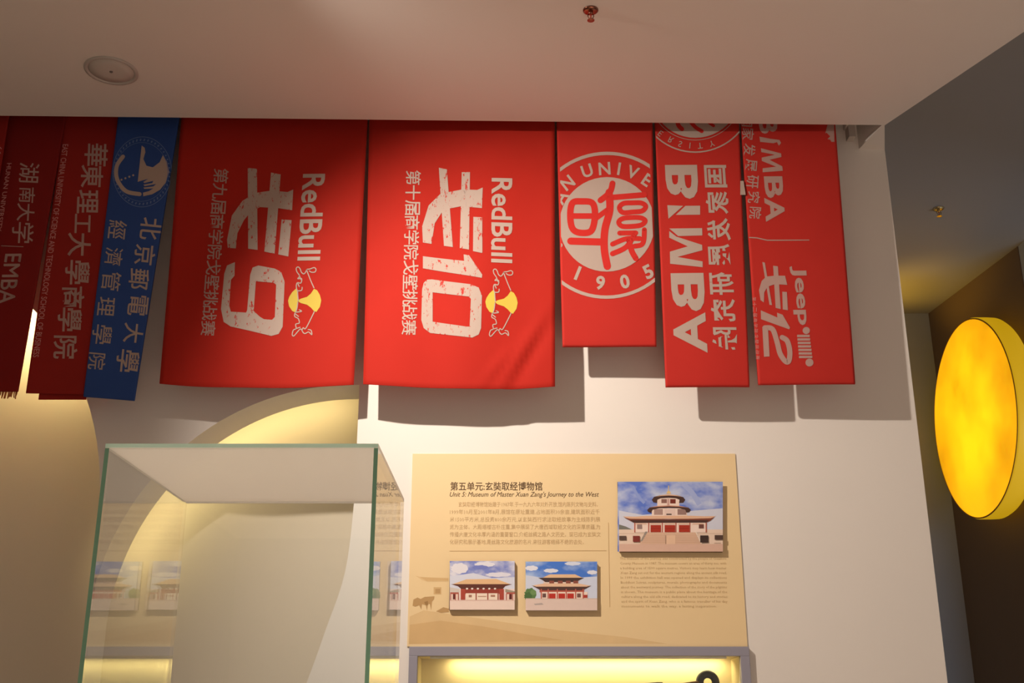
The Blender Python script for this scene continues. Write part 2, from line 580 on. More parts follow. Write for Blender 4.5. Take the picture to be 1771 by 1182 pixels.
def banner(name, x_top, x_bot, z_bot, m, label, y0=BY, thick=0.002, waves=(), folds=(), sag=0.0, cat='banner', fold=False, group='banners hanging from the ceiling slot'):
    """x_top/x_bot: (left, right) metres; z_bot: (left, right). Returns root and its surface function"""
    ztop = TOPZ
    zb = lambda u: z_bot[0] + (z_bot[1] - z_bot[0]) * u - sag * 4 * u * (1 - u)

    def yfun(X, Zz):
        v = (ztop - Zz)
        y = y0
        for a, k, ph, tilt in waves:
            y += a * min(1, v / 0.7) * math.sin(k * (X - x_top[0]) + ph + tilt * v)
        for a, cx, cz, dx, dz, w, ln in folds:
            px, pz = X - cx, Zz - cz
            al = px * dx + pz * dz; ac = px * dz - pz * dx
            y += a * math.exp(-(ac / w) ** 2 - (al / ln) ** 2)
        return y

    nu, nv = 40, 60
    V, Fc = [], []
    for side in (0, 1):
        for j in range(nv + 1):
            t = j / nv
            for i in range(nu + 1):
                u = i / nu
                xl = x_top[0] + (x_bot[0] - x_top[0]) * t; xr = x_top[1] + (x_bot[1] - x_top[1]) * t
                z = ztop + (zb(u) - ztop) * t; x = xl + (xr - xl) * u
                V.append((x, yfun(x, z) + side * thick, z))
    N = (nu + 1) * (nv + 1)
    idx = lambda i, j, s: s * N + j * (nu + 1) + i
    for j in range(nv):
        for i in range(nu):
            Fc.append((idx(i, j, 0), idx(i, j + 1, 0), idx(i + 1, j + 1, 0), idx(i + 1, j, 0)))
            Fc.append((idx(i, j, 1), idx(i + 1, j, 1), idx(i + 1, j + 1, 1), idx(i, j + 1, 1)))
    for j in range(nv):
        Fc.append((idx(0, j, 0), idx(0, j, 1), idx(0, j + 1, 1), idx(0, j + 1, 0)))
        Fc.append((idx(nu, j, 0), idx(nu, j + 1, 0), idx(nu, j + 1, 1), idx(nu, j, 1)))
    for i in range(nu):
        Fc.append((idx(i, 0, 0), idx(i + 1, 0, 0), idx(i + 1, 0, 1), idx(i, 0, 1)))
    # bottom: rounded roll
    b = len(V); K = 4 if fold else 1
    for k in range(1, K + 1):
        a = PI * k / (K + 1)
        for i in range(nu + 1):
            p = V[idx(i, nv, 0)]
            V.append((p[0], p[1] + thick / 2 - math.cos(a) * thick / 2, p[2] - math.sin(a) * thick / 2))
    rows = [[idx(i, nv, 0) for i in range(nu + 1)]] + [[b + k * (nu + 1) + i for i in range(nu + 1)] for k in range(K)] + [[idx(i, nv, 1) for i in range(nu + 1)]]
    for r0, r1 in zip(rows, rows[1:]):
        for i in range(nu): Fc.append((r0[i], r1[i], r1[i + 1], r0[i + 1]))
    for e in (0, nu): Fc.append(tuple(r[e] for r in rows))
    o = mesh(name, V, Fc, m, None, ((x_top[0] + x_top[1]) / 2, y0, ztop), True)
    bm = bmesh.new(); bm.from_mesh(o.data); bmesh.ops.recalc_face_normals(bm, faces=bm.faces); bm.to_mesh(o.data); bm.free()
    tag(o, label, cat, group)
    return o, yfun


# --- crimson banner cut by the left edge of the frame
b0, y0f = banner('banner', (-2.30, -1.915), (-2.30, -1.905), (Z(1.05), Z(1.05)), M_DRED,
                 'crimson scarf banner at the far left frame edge, only its right strip in view', y0=3.835, thick=0.006, fold=True,
                 waves=[(0.004, 9, 0.5, 1)])
p = Print(3.835, (0, 195, 3.427))
p.ring((-60, 280), 95, 5, 95)
p.ring((-60, 280), 75, 4, 75)
p.build('emblem', M_FADEDINK, b0, y0f, 0.001, clip=(-2.29, -1.92, 4))

# --- dark crimson scarf with EMBA
b1, y1f = banner('banner', (-2.06, -1.705), (-2.08, -1.738), (Z(1.135), Z(1.130)), M_DDRED,
                 'dark crimson scarf banner with brushed characters above the letters EMBA', y0=3.862, thick=0.005, fold=True,
                 waves=[(0.004, 8, 0.0, 1.2)])
p = Print(3.862, (0, 195, 3.427))
for ch, c, h in (('湖', (172, 355), 120), ('南', (160, 488), 95), ('大', (152, 590), 105), ('学', (135, 712), 130)):
    p.glyph_at(ch, c, h, 93, 0.004)
p.build('lettering', M_PALEINK, b1, y1f, 0.001)
p = Print(3.862)
p.text('EMBA', (9, 439), (24, 525), 1, bold=0.0)
p.text('EMBA', (9.8, 439.8), (24.8, 525.8), 1, bold=0.0)
p.ribbon([(2, 425), (40, 427)], 1.2)
p.build('heading', M_PALEINK, b1, y1f, 0.001)
p = Print(3.862)
p.text('HUNAN UNIVERSITY', (12, 282), (1.5, 400), 1, bold=0.01)
p.build('caption', M_FADEDINK, b1, y1f, 0.001)
mb = MB()
for k in range(64):
    x = -2.075 + 0.332 * k / 63
    z0 = Z(1.131)
    mb.tube([(x, 3.866, z0), (x + random.uniform(-.002, .002), 3.864, z0 - 0.012), (x + random.uniform(-.004, .004), 3.862, z0 - random.uniform(0.02, 0.03))], 0.0022, 5)
mb.build('fringe', M_FRINGE, b1, PLOC[b1.name])['label'] = 'short orange gold fringe along the bottom edge'

# --- crimson scarf, school of business
b2, y2f = banner('banner', (-1.718, -1.503), (-1.716, -1.502), (Z(1.128), Z(1.122)), M_DRED,
                 'crimson scarf banner with a column of brushed characters, left of the blue scarf', thick=0.004, y0=3.872, fold=True,
                 waves=[(0.003, 12, 1.0, 1)])
mb = MB(); mb.box((-1.672, 3.882, Z(1.105)), (-1.504, 3.885, TOPZ))
mb.build('back_layer', M_DRED, b2, PLOC[b2.name])
p = Print(3.872, (0, 190, 2.273))
for ch, c, h in (('華', (378, 178), 92), ('東', (362, 262), 88), ('理', (345, 362), 84), ('工', (325, 448), 62), ('大', (312, 530), 92), ('學', (305, 640), 98), ('商', (288, 738), 90), ('學', (275, 826), 96), ('院', (258, 935), 96)):
    p.glyph_at(ch, c, h, 92, 0.012)
p.build('lettering', M_PALEINK, b2, y2f, 0.001)
p = Print(3.872)
p.text('EAST CHINA UNIVERSITY OF SCIENCE AND TECHNOLOGY SCHOOL OF BUSINESS', (111, 249), (65, 618), 1, bold=0.0) if False else None
v = at(114, 249, 3.872); w = at(58, 618, 3.872)
gv, gf = glyphs('EAST CHINA UNIVERSITY OF SCIENCE AND TECHNOLOGY SCHOOL OF BUSINESS', 0.01)
gx1 = max(q[0] for q in gv); gy1 = max(q[1] for q in gv)
p.raw([(-1.709 + 0.021 * (y / gy1), v.z + (w.z - v.z) * x / gx1) for x, y in gv], gf)
p.build('caption', M_FADEDINK, b2, y2f, 0.001)

# --- blue scarf
b3, y3f = banner('banner', (-1.508, -1.268), (-1.506, -1.326), (Z(1.116), Z(1.10)), M_BLUE,
                 'blue scarf banner with a round white emblem and two columns of characters', thick=0.012, fold=True, y0=3.86,
                 waves=[(0.004, 10, 2.0, 1)])
p = Print(3.86, (180, 220, 5.136))
p.ring((340, 400), 262, 6, 312)
p.ring((335, 400), 232, 4, 262)
for k in range(46):
    a = 2 * PI * k / 46
    p.ribbon([(338 + 240 * math.cos(a), 400 + 276 * math.sin(a)), (338 + 252 * math.cos(a + .03), 400 + 296 * math.sin(a + .03))], 12, cap=False)
p.build('emblem_ring', M_BLUEINK, b3, y3f, 0.001, clip=(-1.505, -1.28, 4))
p = Print(3.86, (180, 220, 5.136))
p.ribbon([(168, 262), (115, 340), (108, 430), (140, 510), (205, 575), (318, 598)], 36)
p.poly([(335, 165), (362, 185), (368, 225), (350, 285), (378, 345), (435, 360), (495, 315), (525, 250), (560, 310), (578, 400), (555, 490), (500, 560), (430, 600), (350, 617), (347, 585), (400, 572), (440, 548), (360, 552), (352, 540), (440, 530), (465, 508), (362, 528), (352, 514), (430, 500), (440, 480), (360, 500), (350, 490), (395, 462), (300, 488)])
for k in range(4): p.disc((155 + 35 * k, 468 - 13 * k), 9)
p.build('emblem', M_WHITEINK, b3, y3f, 0.001)
p = Print(3.86, (0, 190, 2.273))
for ch, c, h in (('北', (597, 470), 96), ('京', (575, 572), 96), ('郵', (552, 668), 92), ('電', (548, 772), 92), ('大', (530, 880), 90), ('學', (508, 990), 105)):
    p.glyph_at(ch, (c[0] - 4, c[1]), h * 0.86, 96, 0.010)
p.build('lettering', M_WHITEINK, b3, y3f, 0.001)
p = Print(3.86, (0, 190, 2.273))
for ch, c, h in (('經', (462, 472), 78), ('濟', (448, 578), 76), ('管', (438, 675), 82), ('理', (418, 775), 72), ('學', (402, 885), 84), ('院', (382, 990), 74)):
    p.glyph_at(ch, c, h * 0.93, 96, 0.004)
p.build('lettering', M_WHITEINK, b3, y3f, 0.001)


# --- the two big red flags
def bull_logo(b, yf, Y, crop):
    p = Print(Y, crop)
    p.poly([(245, 440), (190, 490), (152, 550), (137, 600), (150, 670), (190, 730), (240, 752), (258, 690), (262, 600), (257, 500)])
    p.poly([(255, 600), (300, 575), (380, 552), (430, 510), (470, 450), (510, 470), (545, 530), (562, 600), (545, 680), (500, 745), (470, 735), (430, 690), (380, 652), (300, 630)])
    sun = p.build('sun_emblem', M_YELLOWINK, b, yf, 0.001, cut=0.02)
    p = Print(Y, crop)
    for q in ([(470, 440), (430, 350), (385, 235), (378, 205), (420, 198), (470, 182), (495, 200), (485, 235), (440, 240), (410, 222)],
              [(380, 205), (345, 258), (310, 240), (292, 195), (268, 170), (243, 185), (250, 230), (285, 285), (262, 320), (310, 318), (302, 375), (255, 372), (243, 420), (258, 470), (310, 468), (318, 430)],
              [(258, 470), (262, 540), (268, 600)], [(285, 285), (300, 330)], [(262, 380), (280, 420)],
              [(475, 738), (430, 830), (362, 955), (330, 945), (318, 985), (350, 1020), (400, 1000), (440, 1035), (432, 980), (395, 968)],
              [(318, 985), (295, 960), (255, 1000), (210, 1050), (190, 1030), (205, 975), (240, 955), (235, 900), (280, 885), (268, 830), (222, 800), (230, 750), (262, 745), (310, 735), (280, 715)],
              [(240, 955), (290, 940)], [(232, 770), (270, 800)], [(262, 620), (250, 700), (232, 750)]):
        p.ribbon(q, 13)
    p.build('bull_emblem', M_WHITEINK, sun, yf, 0.0013, cut=0.03)


b4, y4f = banner('flag', (-1.272, -0.553), (-1.248, -0.560), (Z(1.162), Z(1.158)), M_RED,
                 'large red flag with a numeral 9 and a yellow sun emblem', sag=0.016, cat='flag', group='large red flags', y0=3.872,
                 waves=[(0.006, 7, 0.3, 1.5), (0.003, 19, 1.0, -2)])
p = Print(3.872, (330, 270, 3.58))
p.poly([(353, 75), (410, 80), (415, 585), (357, 578)])
p.poly([(497, 103), (557, 115), (520, 608), (457, 595)])
p.poly([(635, 210), (628, 338), (545, 325), (430, 318), (375, 345), (330, 400), (290, 480), (280, 575), (230, 570), (225, 520), (255, 370), (320, 280), (400, 230), (500, 215), (600, 225)])
p.poly([(563, 395), (625, 400), (605, 625), (543, 612)])
p.poly([(275, 660), (225, 680), (208, 730), (188, 950), (205, 1030), (250, 1060), (500, 1118), (545, 1105), (570, 1060), (582, 780), (560, 720), (520, 700), (420, 682), (385, 695), (370, 740), (352, 960), (345, 975), (250, 968), (240, 930), (250, 770), (272, 745)],
       [(405, 780), (515, 788), (530, 800), (522, 1000), (505, 1018), (455, 1015), (430, 1000), (392, 965)])
p.build('numeral', M_WORN, b4, y4f, 0.0012)
p = Print(3.872)
p.text('RedBull', (524, 302), (554, 452), 1, bold=0.018)
p.build('heading', M_WHITEINK, b4, y4f, 0.0012)
p = Print(3.872)
p.text('第九届商学院戈壁挑战赛', (371, 292), (366, 582), 1, bold=0.0) if False else None
for i, ch in enumerate('第九届商学院戈壁挑战赛'):
    t = i / 10
    p.glyph_at(ch, (382 - 22 * t, 304 + 264 * t), 26, 94, 0.008)
p.build('caption', M_PALEINK, b4, y4f, 0.0012)
bull_logo(b4, y4f, 3.872, (480, 440, 7.39))

b5, y5f = banner('flag', (-0.549, 0.165), (-0.526, 0.152), (Z(1.158), Z(1.150)), M_RED,
                 'large red flag with a numeral 10 and a yellow sun emblem', sag=0.014, cat='flag', group='large red flags', y0=3.866,
                 waves=[(0.007, 8, 1.3, 1.2), (0.003, 21, 0.2, 2)],
                 folds=[(-0.010, 0.03, Z(1.27), 0.5, 0.86, 0.018, 0.16), (0.008, 0.07, Z(1.27), 0.5, 0.86, 0.016, 0.14), (-0.008, -0.05, Z(1.23), 0.62, 0.78, 0.014, 0.09)])
p = Print(3.866, (680, 270, 3.582))
p.poly([(283, 75), (333, 85), (370, 568), (315, 560)])
p.poly([(425, 103), (476, 103), (470, 585), (413, 575)])
p.poly([(555, 200), (550, 328), (420, 315), (340, 330), (300, 355), (258, 420), (238, 548), (185, 540), (180, 440), (220, 310), (290, 240), (350, 225), (430, 210), (520, 215)])
p.poly([(497, 382), (552, 385), (553, 607), (495, 595)])
p.poly([(185, 625), (440, 655), (437, 615), (470, 620), (552, 740), (550, 760), (185, 700)])
p.poly([(210, 770), (240, 768), (480, 800), (530, 820), (550, 870), (545, 1070), (530, 1110), (490, 1130), (230, 1100), (190, 1070), (175, 1020), (180, 830), (190, 790)],
       [(245, 848), (468, 876), (482, 890), (474, 1062), (455, 1062), (245, 1030)])
p.build('numeral', M_WORN, b5, y5f, 0.0012)
p = Print(3.866)
p.text('RedBull', (850, 309), (886, 455), 1, bold=0.018)
p.build('heading', M_WHITEINK, b5, y5f, 0.0012)
p = Print(3.866)
for i, ch in enumerate('第十届商学院戈壁挑战赛'):
    t = i / 10
    p.glyph_at(ch, (715 - 7 * t, 308 + 260 * t), 26, 91, 0.008)
p.build('caption', M_WHITEINK, b5, y5f, 0.0012)
bull_logo(b5, y5f, 3.866, (821.5, 444, 7.6))

# --- short scarf with the round 1905 emblem
b6, y6f = banner('banner', (0.169, 0.541), (0.181, 0.516), (Z(1.306), Z(1.306)), M_RED2,
                 'short red scarf banner with a round emblem dated 1905', thick=0.016, fold=True, y0=3.866,
                 waves=[(0.003, 10, 0.0, 1)])
CL6 = (0.181, 0.520, 4)
p = Print(3.866, (955, 250, 4.22))
p.ring((400, 590), 540, 24, 525)
p.disc((400, 583), 347, 345)
for ch, c, a in (('A', (62, 385), -58), ('N', (112, 280), -38), ('U', (255, 192), -18), ('N', (382, 176), -4), ('I', (488, 178), 9), ('V', (588, 205), 20), ('E', (692, 262), 34)):
    p.glyph_at(ch, c, 92, a, 0.022)
for ch, c, a in (('1', (187, 938), 22), ('9', (352, 1010), 6), ('0', (530, 1002), -12), ('5', (700, 932), -26)):
    p.glyph_at(ch, c, 104, a, 0.035)
p.disc((60, 735), 16)
em6 = p.build('emblem', M_WHITEINK, b6, y6f, 0.001, clip=CL6)
p = Print(3.866, (955, 250, 4.22))
p.ribbon([(132, 500), (150, 425), (215, 415), (290, 425), (312, 490), (302, 590), (270, 640), (185, 640), (142, 600)], 47, True)
p.ribbon([(150, 522), (300, 522)], 41)
p.ribbon([(135, 705), (375, 712)], 52)
p.ribbon([(440, 285), (420, 350), (352, 408)], 43)
p.ribbon([(415, 350), (420, 480), (385, 620), (380, 760), (402, 890)], 54)
p.ribbon([(430, 388), (672, 370)], 41)
p.ribbon([(310, 545), (400, 480)], 38)
p.ribbon([(490, 462), (520, 432), (585, 428), (650, 430), (682, 455), (655, 488), (585, 495), (515, 498)], 36, True)
p.ribbon([(485, 568), (515, 542), (580, 535), (645, 538), (678, 560), (650, 590), (580, 600), (510, 598)], 36, True)
p.ribbon([(492, 648), (610, 648)], 36)
p.ribbon([(672, 625), (668, 700), (650, 735), (600, 745)], 36)
p.ribbon([(440, 728), (540, 690), (640, 690)], 36)
p.ribbon([(440, 798), (540, 750), (600, 660)], 38)
p.ribbon([(560, 700), (580, 780), (610, 835)], 41)
p.build('seal_characters', M_REDINK, em6, y6f, 0.0016, clip=CL6, label='red seal-script characters on the white disc')

# --- mirrored scarf
b7, y7f = banner('banner', (0.548, 0.873), (0.544, 0.839), (Z(1.156), Z(1.156)), M_RED2,
                 'red scarf banner with mirrored letters BIMBA, seen from the back of its print', thick=0.016, fold=True, y0=3.868,
                 waves=[(0.003, 11, 1.5, 1)])
CL7 = (0.549, 0.868, TOPZ - 0.01)
p = Print(3.868, (1125, 210, 5.137))
p.ring((400, -235), 510, 12)
p.ring((400, -250), 418, 5)
p.disc((400, -250), 398)
for ch, c, a in (('E', (88, 108), 38), ('R', (182, 165), 27), ('S', (264, 202), 17), ('I', (350, 216), 6), ('T', (440, 218), -6), ('Y', (545, 200), -18)):
    p.glyph_at(ch, c, 52, a, 0.0, flip=-1)
em7 = p.build('emblem', M_WHITEINK, b7, y7f, 0.001, clip=CL7)
for st, w in (([(235, -10), (250, 40), (280, 70)], 38), ([(360, 10), (400, 55), (455, 90)], 34), ([(520, 15), (560, 42)], 26)):
    p = Print(3.868, (1125, 210, 5.137))
    p.ribbon(st, w)
    p.build('seal_stroke', M_REDINK, em7, y7f, 0.0016, clip=CL7)
p = Print(3.868, (1125, 210, 5.137))
p.text('B', (128, 388), (430, 690), 1, True, bold=0.03)
p.poly([(150, 745), (290, 752), (160, 865)])
p.poly([(310, 752), (440, 752), (440, 832), (225, 832)])
p.crop = (1130, 420, 4.544)
p.poly([(122, -55), (132, -90), (375, -88), (380, -25), (215, -20), (122, -35)]) if False else None
p.poly([(125, -112), (382, -112), (384, -55), (195, -52)])
p.poly([(125, -92), (180, -48), (382, 20), (384, 62), (190, 112), (386, 150), (386, 195), (132, 165), (130, 70), (270, 30), (125, -40)])
p.text('B', (135, 240), (410, 540), 1, True, bold=0.03)
p.text('A', (150, 550), (425, 868), 1, True, bold=0.03)
p.build('lettering', M_WHITEINK, b7, y7f, 0.001)
p = Print(3.868)
for i, (ch, y) in enumerate(zip('国家发展研究院', (305, 351, 397, 442, 491, 537, 586))):
    p.text(ch, (1217 + 2.2 * i, y - 19), (1258 + 3.0 * i, y + 20), 1, True, bold=0.02)
p.build('caption', M_WHITEINK, b7, y7f, 0.001)

# --- rightmost scarf
b8, y8f = banner('banner', (0.877, 1.240), (0.872, 1.212), (Z(1.163), Z(1.164)), M_RED2,
                 'rightmost red scarf banner with a numeral 12 below the letters MBA', thick=0.014, fold=True, y0=3.866,
                 waves=[(0.004, 9, 0.8, 1.2)])
p = Print(3.866, (1270, 205, 5.253))
p.text('B', (218, -10), (398, 138), 1, bold=0.03)
p.poly([(228, 165), (330, 185), (410, 195), (425, 222), (405, 248), (388, 215), (355, 225), (235, 212)])
p.poly([(242, 270), (425, 318), (428, 350), (320, 375), (436, 435), (440, 475), (258, 488), (258, 452), (380, 438), (250, 385), (250, 355), (370, 330), (245, 305)])
p.text('B', (268, 525), (452, 722), 1, bold=0.03)
p.text('A', (272, 720), (466, 938), 1, bold=0.03)
p.build('lettering', M_PALEINK, b8, y8f, 0.001, clip=(0.878, 1.238, TOPZ - .01))
p = Print(3.866, (1270, 205, 5.253))
p.poly([(845, 60), (905, 60), (908, 215), (880, 215), (870, 195), (845, 190), (870, 165), (835, 130), (825, 140)])
p.build('print_fragment', M_PALEINK, b8, y8f, 0.001, clip=(0.878, 1.238, TOPZ - .01))
p = Print(3.866, (1270, 205, 5.253))
p.poly([(135, 1074), (205, 1078), (300, 1100), (680, 1104), (680, 1112), (300, 1110), (205, 1088), (135, 1084)])
p.build('divider_line', M_PALEINK, b8, y8f, 0.001)
p = Print(3.866)
for i, (ch, y) in enumerate(zip('国家发展研究院', (209, 232, 259, 286, 314, 341, 368))):
    p.glyph_at(ch, (1291 + 2.6 * i, y), 21, 94, 0.01)
p.build('caption', M_PALEINK, b8, y8f, 0.001, clip=(0.878, 1.238, TOPZ - .01))
p = Print(3.866, (1290, 420, 4.545))
p.text('Jeep', (342, 185), (512, 650), 1, bold=0.025)
p.disc((473, 693), 28); p.disc((498, 945), 31)
for k in range(7):
    y = 735 + 27.5 * k
    p.ribbon([(402 + 2.4 * k, y), (500 + 3.4 * k, y + 1)], 19, cap=False)
p.build('heading', M_PALEINK, b8, y8f, 0.001)
p = Print(3.866, (1290, 420, 4.545))
p.poly([(130, 150), (150, 155), (206, 490), (186, 488)])
p.poly([(215, 180), (252, 185), (274, 522), (234, 512)])
p.poly([(308, 260), (325, 332), (230, 325), (170, 345), (145, 390), (142, 468), (116, 450), (104, 370), (125, 300), (160, 265), (230, 258)])
p.poly([(286, 385), (322, 388), (330, 532), (290, 525)])
p.poly([(118, 530), (248, 588), (245, 550), (288, 566), (346, 668), (340, 682), (120, 600)])
p.ribbon([(165, 895), (152, 660)], 44, cap=False)
p.ribbon([(150, 668), (210, 680), (245, 780), (268, 870), (305, 928), (335, 935), (345, 860), (325, 775), (285, 745)], 40)
p.build('numeral', M_PALEINK, b8, y8f, 0.0012)
p = Print(3.866, (1290, 420, 4.545))
for i, ch in enumerate('第十二届商学院戈壁挑战赛'):
    p.glyph_at(ch, (66 + 2.6 * i, 440 + 42 * i), 30, 93, 0.0)
p.build('footnote', M_FADEDINK, b8, y8f, 0.001)
q = at(1283, 325, 3.864)
mb = MB(); mb.prism([(q.x - 0.008, q.z - 0.03), (q.x + 0.012, q.z - 0.03), (q.x + 0.008, q.z + 0.028), (q.x - 0.004, q.z + 0.028)], 3.862, 3.8635)
mb.build('sewn_tag', M_WHITEINK, b8, PLOC[b8.name])['label'] = 'small white tag on the left edge'

# rail in the slot that carries the banners, and its bracket
hr = root('hanging_rail', (0, 3.90, TOPZ + 0.012))
mb = MB(); mb.tube([(-2.6, 3.90, TOPZ + 0.012), (1.34, 3.90, TOPZ + 0.012)], 0.012, 12)
mb.build('rail', M_METAL, hr)
q = at(1474, 237, 3.96)
mb = MB(); mb.box((q.x - 0.013, 3.955, q.z), (q.x + 0.013, 3.998, TOPZ + 0.05)); mb.box((q.x - 0.02, 3.95, q.z + 0.05), (q.x - 0.012, 3.998, TOPZ + 0.05))
mb.build('bracket', mat('painted_bracket', (0.55, 0.5, 0.45), 0.5), hr)
tag(hr, 'pale rail bracket in the ceiling slot right of the last red banner', 'rail')

# ------------------------------------------------------------------ display panel
PY = 3.996


def panel_material():
    m = mat('beige_panel_print', srgb(234, 208, 160), 0.45, noise=0.05, nscale=2.5)
    return m


pan = MB()
a = at(712, 785, PY); b = at(1294, 1117, PY)
PX0, PX1, PZ0, PZ1 = -0.3555, 0.798, Z(0.268), Z(0.936)
pan.box((PX0, PY, PZ0), (PX1, WY, PZ1))
panel = pan.build('information_board', panel_material(), None, ((PX0 + PX1) / 2, WY, PZ0))
tag(panel, 'beige printed information board on the white wall above the lit showcase', 'board')
flat = lambda yy: (lambda X, Zz: yy)
SEP = [mat('sepia_%d' % i, srgb(*c), 0.45, noise=0.08, nscale=14) for i, c in enumerate([(222, 192, 142), (212, 178, 126), (188, 152, 102), (160, 126, 80)])]
pt = Paint(PY, (690, 760, 2.802))
pt.poly(SEP[0], [(52, 860), (120, 830), (260, 850), (460, 880), (760, 925), (1100, 960), (1300, 992), (48, 994)])
pt.poly(SEP[1], [(52, 900), (200, 880), (420, 910), (640, 950), (800, 975), (48, 994)])
pt.poly(SEP[0], [(80, 662), (110, 670), (240, 672), (240, 690), (140, 692), (110, 682)])
pt.poly(SEP[1], [(100, 668), (240, 676), (240, 686), (135, 688)])
pt.rect(SEP[1], 168, 718, 205, 752); pt.rect(SEP[2], 176, 726, 200, 748)
pt.poly(SEP[2], [(66, 808), (70, 778), (90, 768), (105, 775), (125, 765), (172, 762), (170, 776), (160, 788), (156, 830), (150, 800), (140, 798), (136, 832), (130, 805), (112, 800), (108, 826), (98, 805), (80, 812)])
pt.poly(SEP[3], [(122, 790), (140, 784), (142, 804), (130, 806)])
pt.poly(SEP[2], [(180, 835), (215, 815), (242, 822), (242, 838), (205, 842)])
pt.ribbon(SEP[2], [(245, 543), (1005, 541)], 2); pt.ribbon(SEP[2], [(1015, 405), (1022, 815)], 2)
pt.build('sepia_picture', panel, PY - 0.0002)
M_HEAD = mat('brown_ink', srgb(92, 68, 44), 0.6); M_BODY = mat('tan_ink', srgb(200, 170, 124), 0.6)
p = Print(PY)
p.text('第五单元:玄奘取经博物馆', (779, 834), (938, 849), bold=0.008)
p.build('heading', M_HEAD, panel, flat(PY), 0.0006, cut=0)
p = Print(PY)
p.text("Unit 5: Museum of Master Xuan Zang's Journey to the West", (778, 851), (1036, 862), bold=0.0, shear=0.3)
p.build('subheading', M_HEAD, panel, flat(PY), 0.0006, cut=0)
p = Print(PY)
rows = [('玄奘取经博物馆始建于1987年,于一九九六年对外开放,馆内陈列文物与史料。', 793, 1034, 873), ('1999年10月至2001年8月,展馆在原址重建,占地面积30余亩,建筑面积近千', 778, 1037, 886),
        ('米1500平方米,总投资800余万元,以玄奘西行求法取经故事为主线陈列展', 778, 1038, 899), ('览为主体。大殿塔楼古朴庄重,集中展现了大唐西域取经文化的深厚底蕴,为', 778, 1038, 912),
        ('传播大唐文化丰厚内涵的重要窗口,介绍丝绸之路人文历史。现已成为玄奘文', 778, 1039, 925), ('化研究和展示基地,是丝路文化旅游的名片,来往游客络绎不绝的去处。', 778, 1010, 938)]
for t, xa, xb, y in rows: p.text(t, (xa, y - 4.5), (xb, y + 4.5), bold=0.0, res=1)
p.build('chinese_text', M_BODY, panel, flat(PY), 0.0006, cut=0, label='six blurred lines of tan Chinese text')
p = Print(PY)
er = ['The museum of the journey was constructed by the people of Guazhou', 'County Museum in 1987. The museum covers an area of thirty mu, with', 'a building area of 1500 square metres. Visitors may learn how master', 'Xuan Zang set out for the western regions along the ancient silk road.',
      'In 1999 the exhibition hall was opened and displays its collections', 'Buddhist Sutras, sculptures, murals, photographs and documents', 'about the westward journey. The collection of the story of the pilgrims', 'is shown. The museum is a public place about the heritage of the',
      'culture along the old silk road, dedicated to its history and stories', 'and the spirit of Xuan Zang, who is a famous traveller of his day', 'monuments to walk the way, a lasting inspiration.']
for i, t in enumerate(er):
    y = 967 + 8.25 * i
    p.text(t, (1072 + 0.3 * i, y - 2.6), ((1256 if i < 10 else 1237) + 0.25 * i, y + 3.0), res=1)
p.build('english_text', M_BODY, panel, flat(PY), 0.0006, cut=0, label='eleven blurred lines of small tan English text')


def sky_material(name, top, cloud, scale, seed):
    m = mat(name, top, 0.4)
    nt = m.node_tree; b = nt.nodes['Principled BSDF']
    tc = nt.nodes.new('ShaderNodeTexCoord')
    mp = nt.nodes.new('ShaderNodeMapping'); mp.inputs['Location'].default_value = (seed, 0, seed * 2); mp.inputs['Scale'].default_value = (scale, 1, scale * 1.7)
    n = nt.nodes.new('ShaderNodeTexNoise'); n.inputs['Scale'].default_value = 1; n.inputs['Detail'].default_value = 4
    cr = nt.nodes.new('ShaderNodeValToRGB')
    cr.color_ramp.elements[0].position = 0.42; cr.color_ramp.elements[0].color = (*top, 1)
    cr.color_ramp.elements[1].position = 0.62; cr.color_ramp.elements[1].color = (*cloud, 1)
    nt.links.new(tc.outputs['Object'], mp.inputs[0]); nt.links.new(mp.outputs[0], n.inputs['Vector'])
    nt.links.new(n.outputs['Fac'], cr.inputs[0]); nt.links.new(cr.outputs[0], b.inputs['Base Color'])
    return m


def photo(label, px0, py0, px1, py1):
    """thick board carrying a print; px: its front face in the photograph"""
    FYp = PY - 0.014
    a = at(px0, py0, FYp); b = at(px1, py1, FYp)
    mb = MB(); mb.box((a.x, FYp, b.z), (b.x, PY - 0.0012, a.z))
    r = mb.build('mounted_photograph', mat('board_edge', srgb(104, 74, 50), 0.6), None, ((a.x + b.x) / 2, PY - 0.0012, b.z))
    tag(r, label, 'photograph', 'photographs mounted on the beige board')
    return r, FYp


# hall with round tiers
r, fy = photo('largest mounted photograph, round two-tiered pagoda hall above wide steps', 1068, 834, 1250, 955)
c = Paint(fy, (1060, 820, 7.881))
c.rect(sky_material('blue_sky_print', srgb(92, 120, 205), srgb(190, 200, 225), 9, 1.3), 65, 108, 1498, 1062)
c.poly((205, 208, 222), [(80, 500), (400, 560), (1496, 470), (1496, 800), (85, 800)])
c.ribbon((140, 158, 214), [(270, 170), (340, 300), (430, 400)], 40); c.ribbon((160, 174, 218), [(950, 130), (1080, 260), (1180, 420)], 70)
c.poly((120, 120, 110), [(82, 690), (180, 720), (260, 760), (82, 770)])
c.rect((228, 205, 185), 82, 760, 1498, 1062)                       # terrace
c.rect((212, 186, 165), 85, 810, 1498, 822)
WHT, RDW, ROOF, RD2, EAVE = (236, 214, 200), (168, 52, 34), (222, 180, 150), (120, 52, 40), (74, 50, 44)
c.ribbon((220, 190, 120), [(758, 160), (758, 270)], 10); c.poly((222, 190, 130), [(728, 272), (745, 235), (775, 235), (795, 272)])
c.rect(WHT, 605, 330, 905, 440); c.rect((140, 100, 90), 660, 345, 735, 400); c.rect(RD2, 780, 345, 855, 405)
c.rect((200, 160, 150), 740, 340, 770, 430)
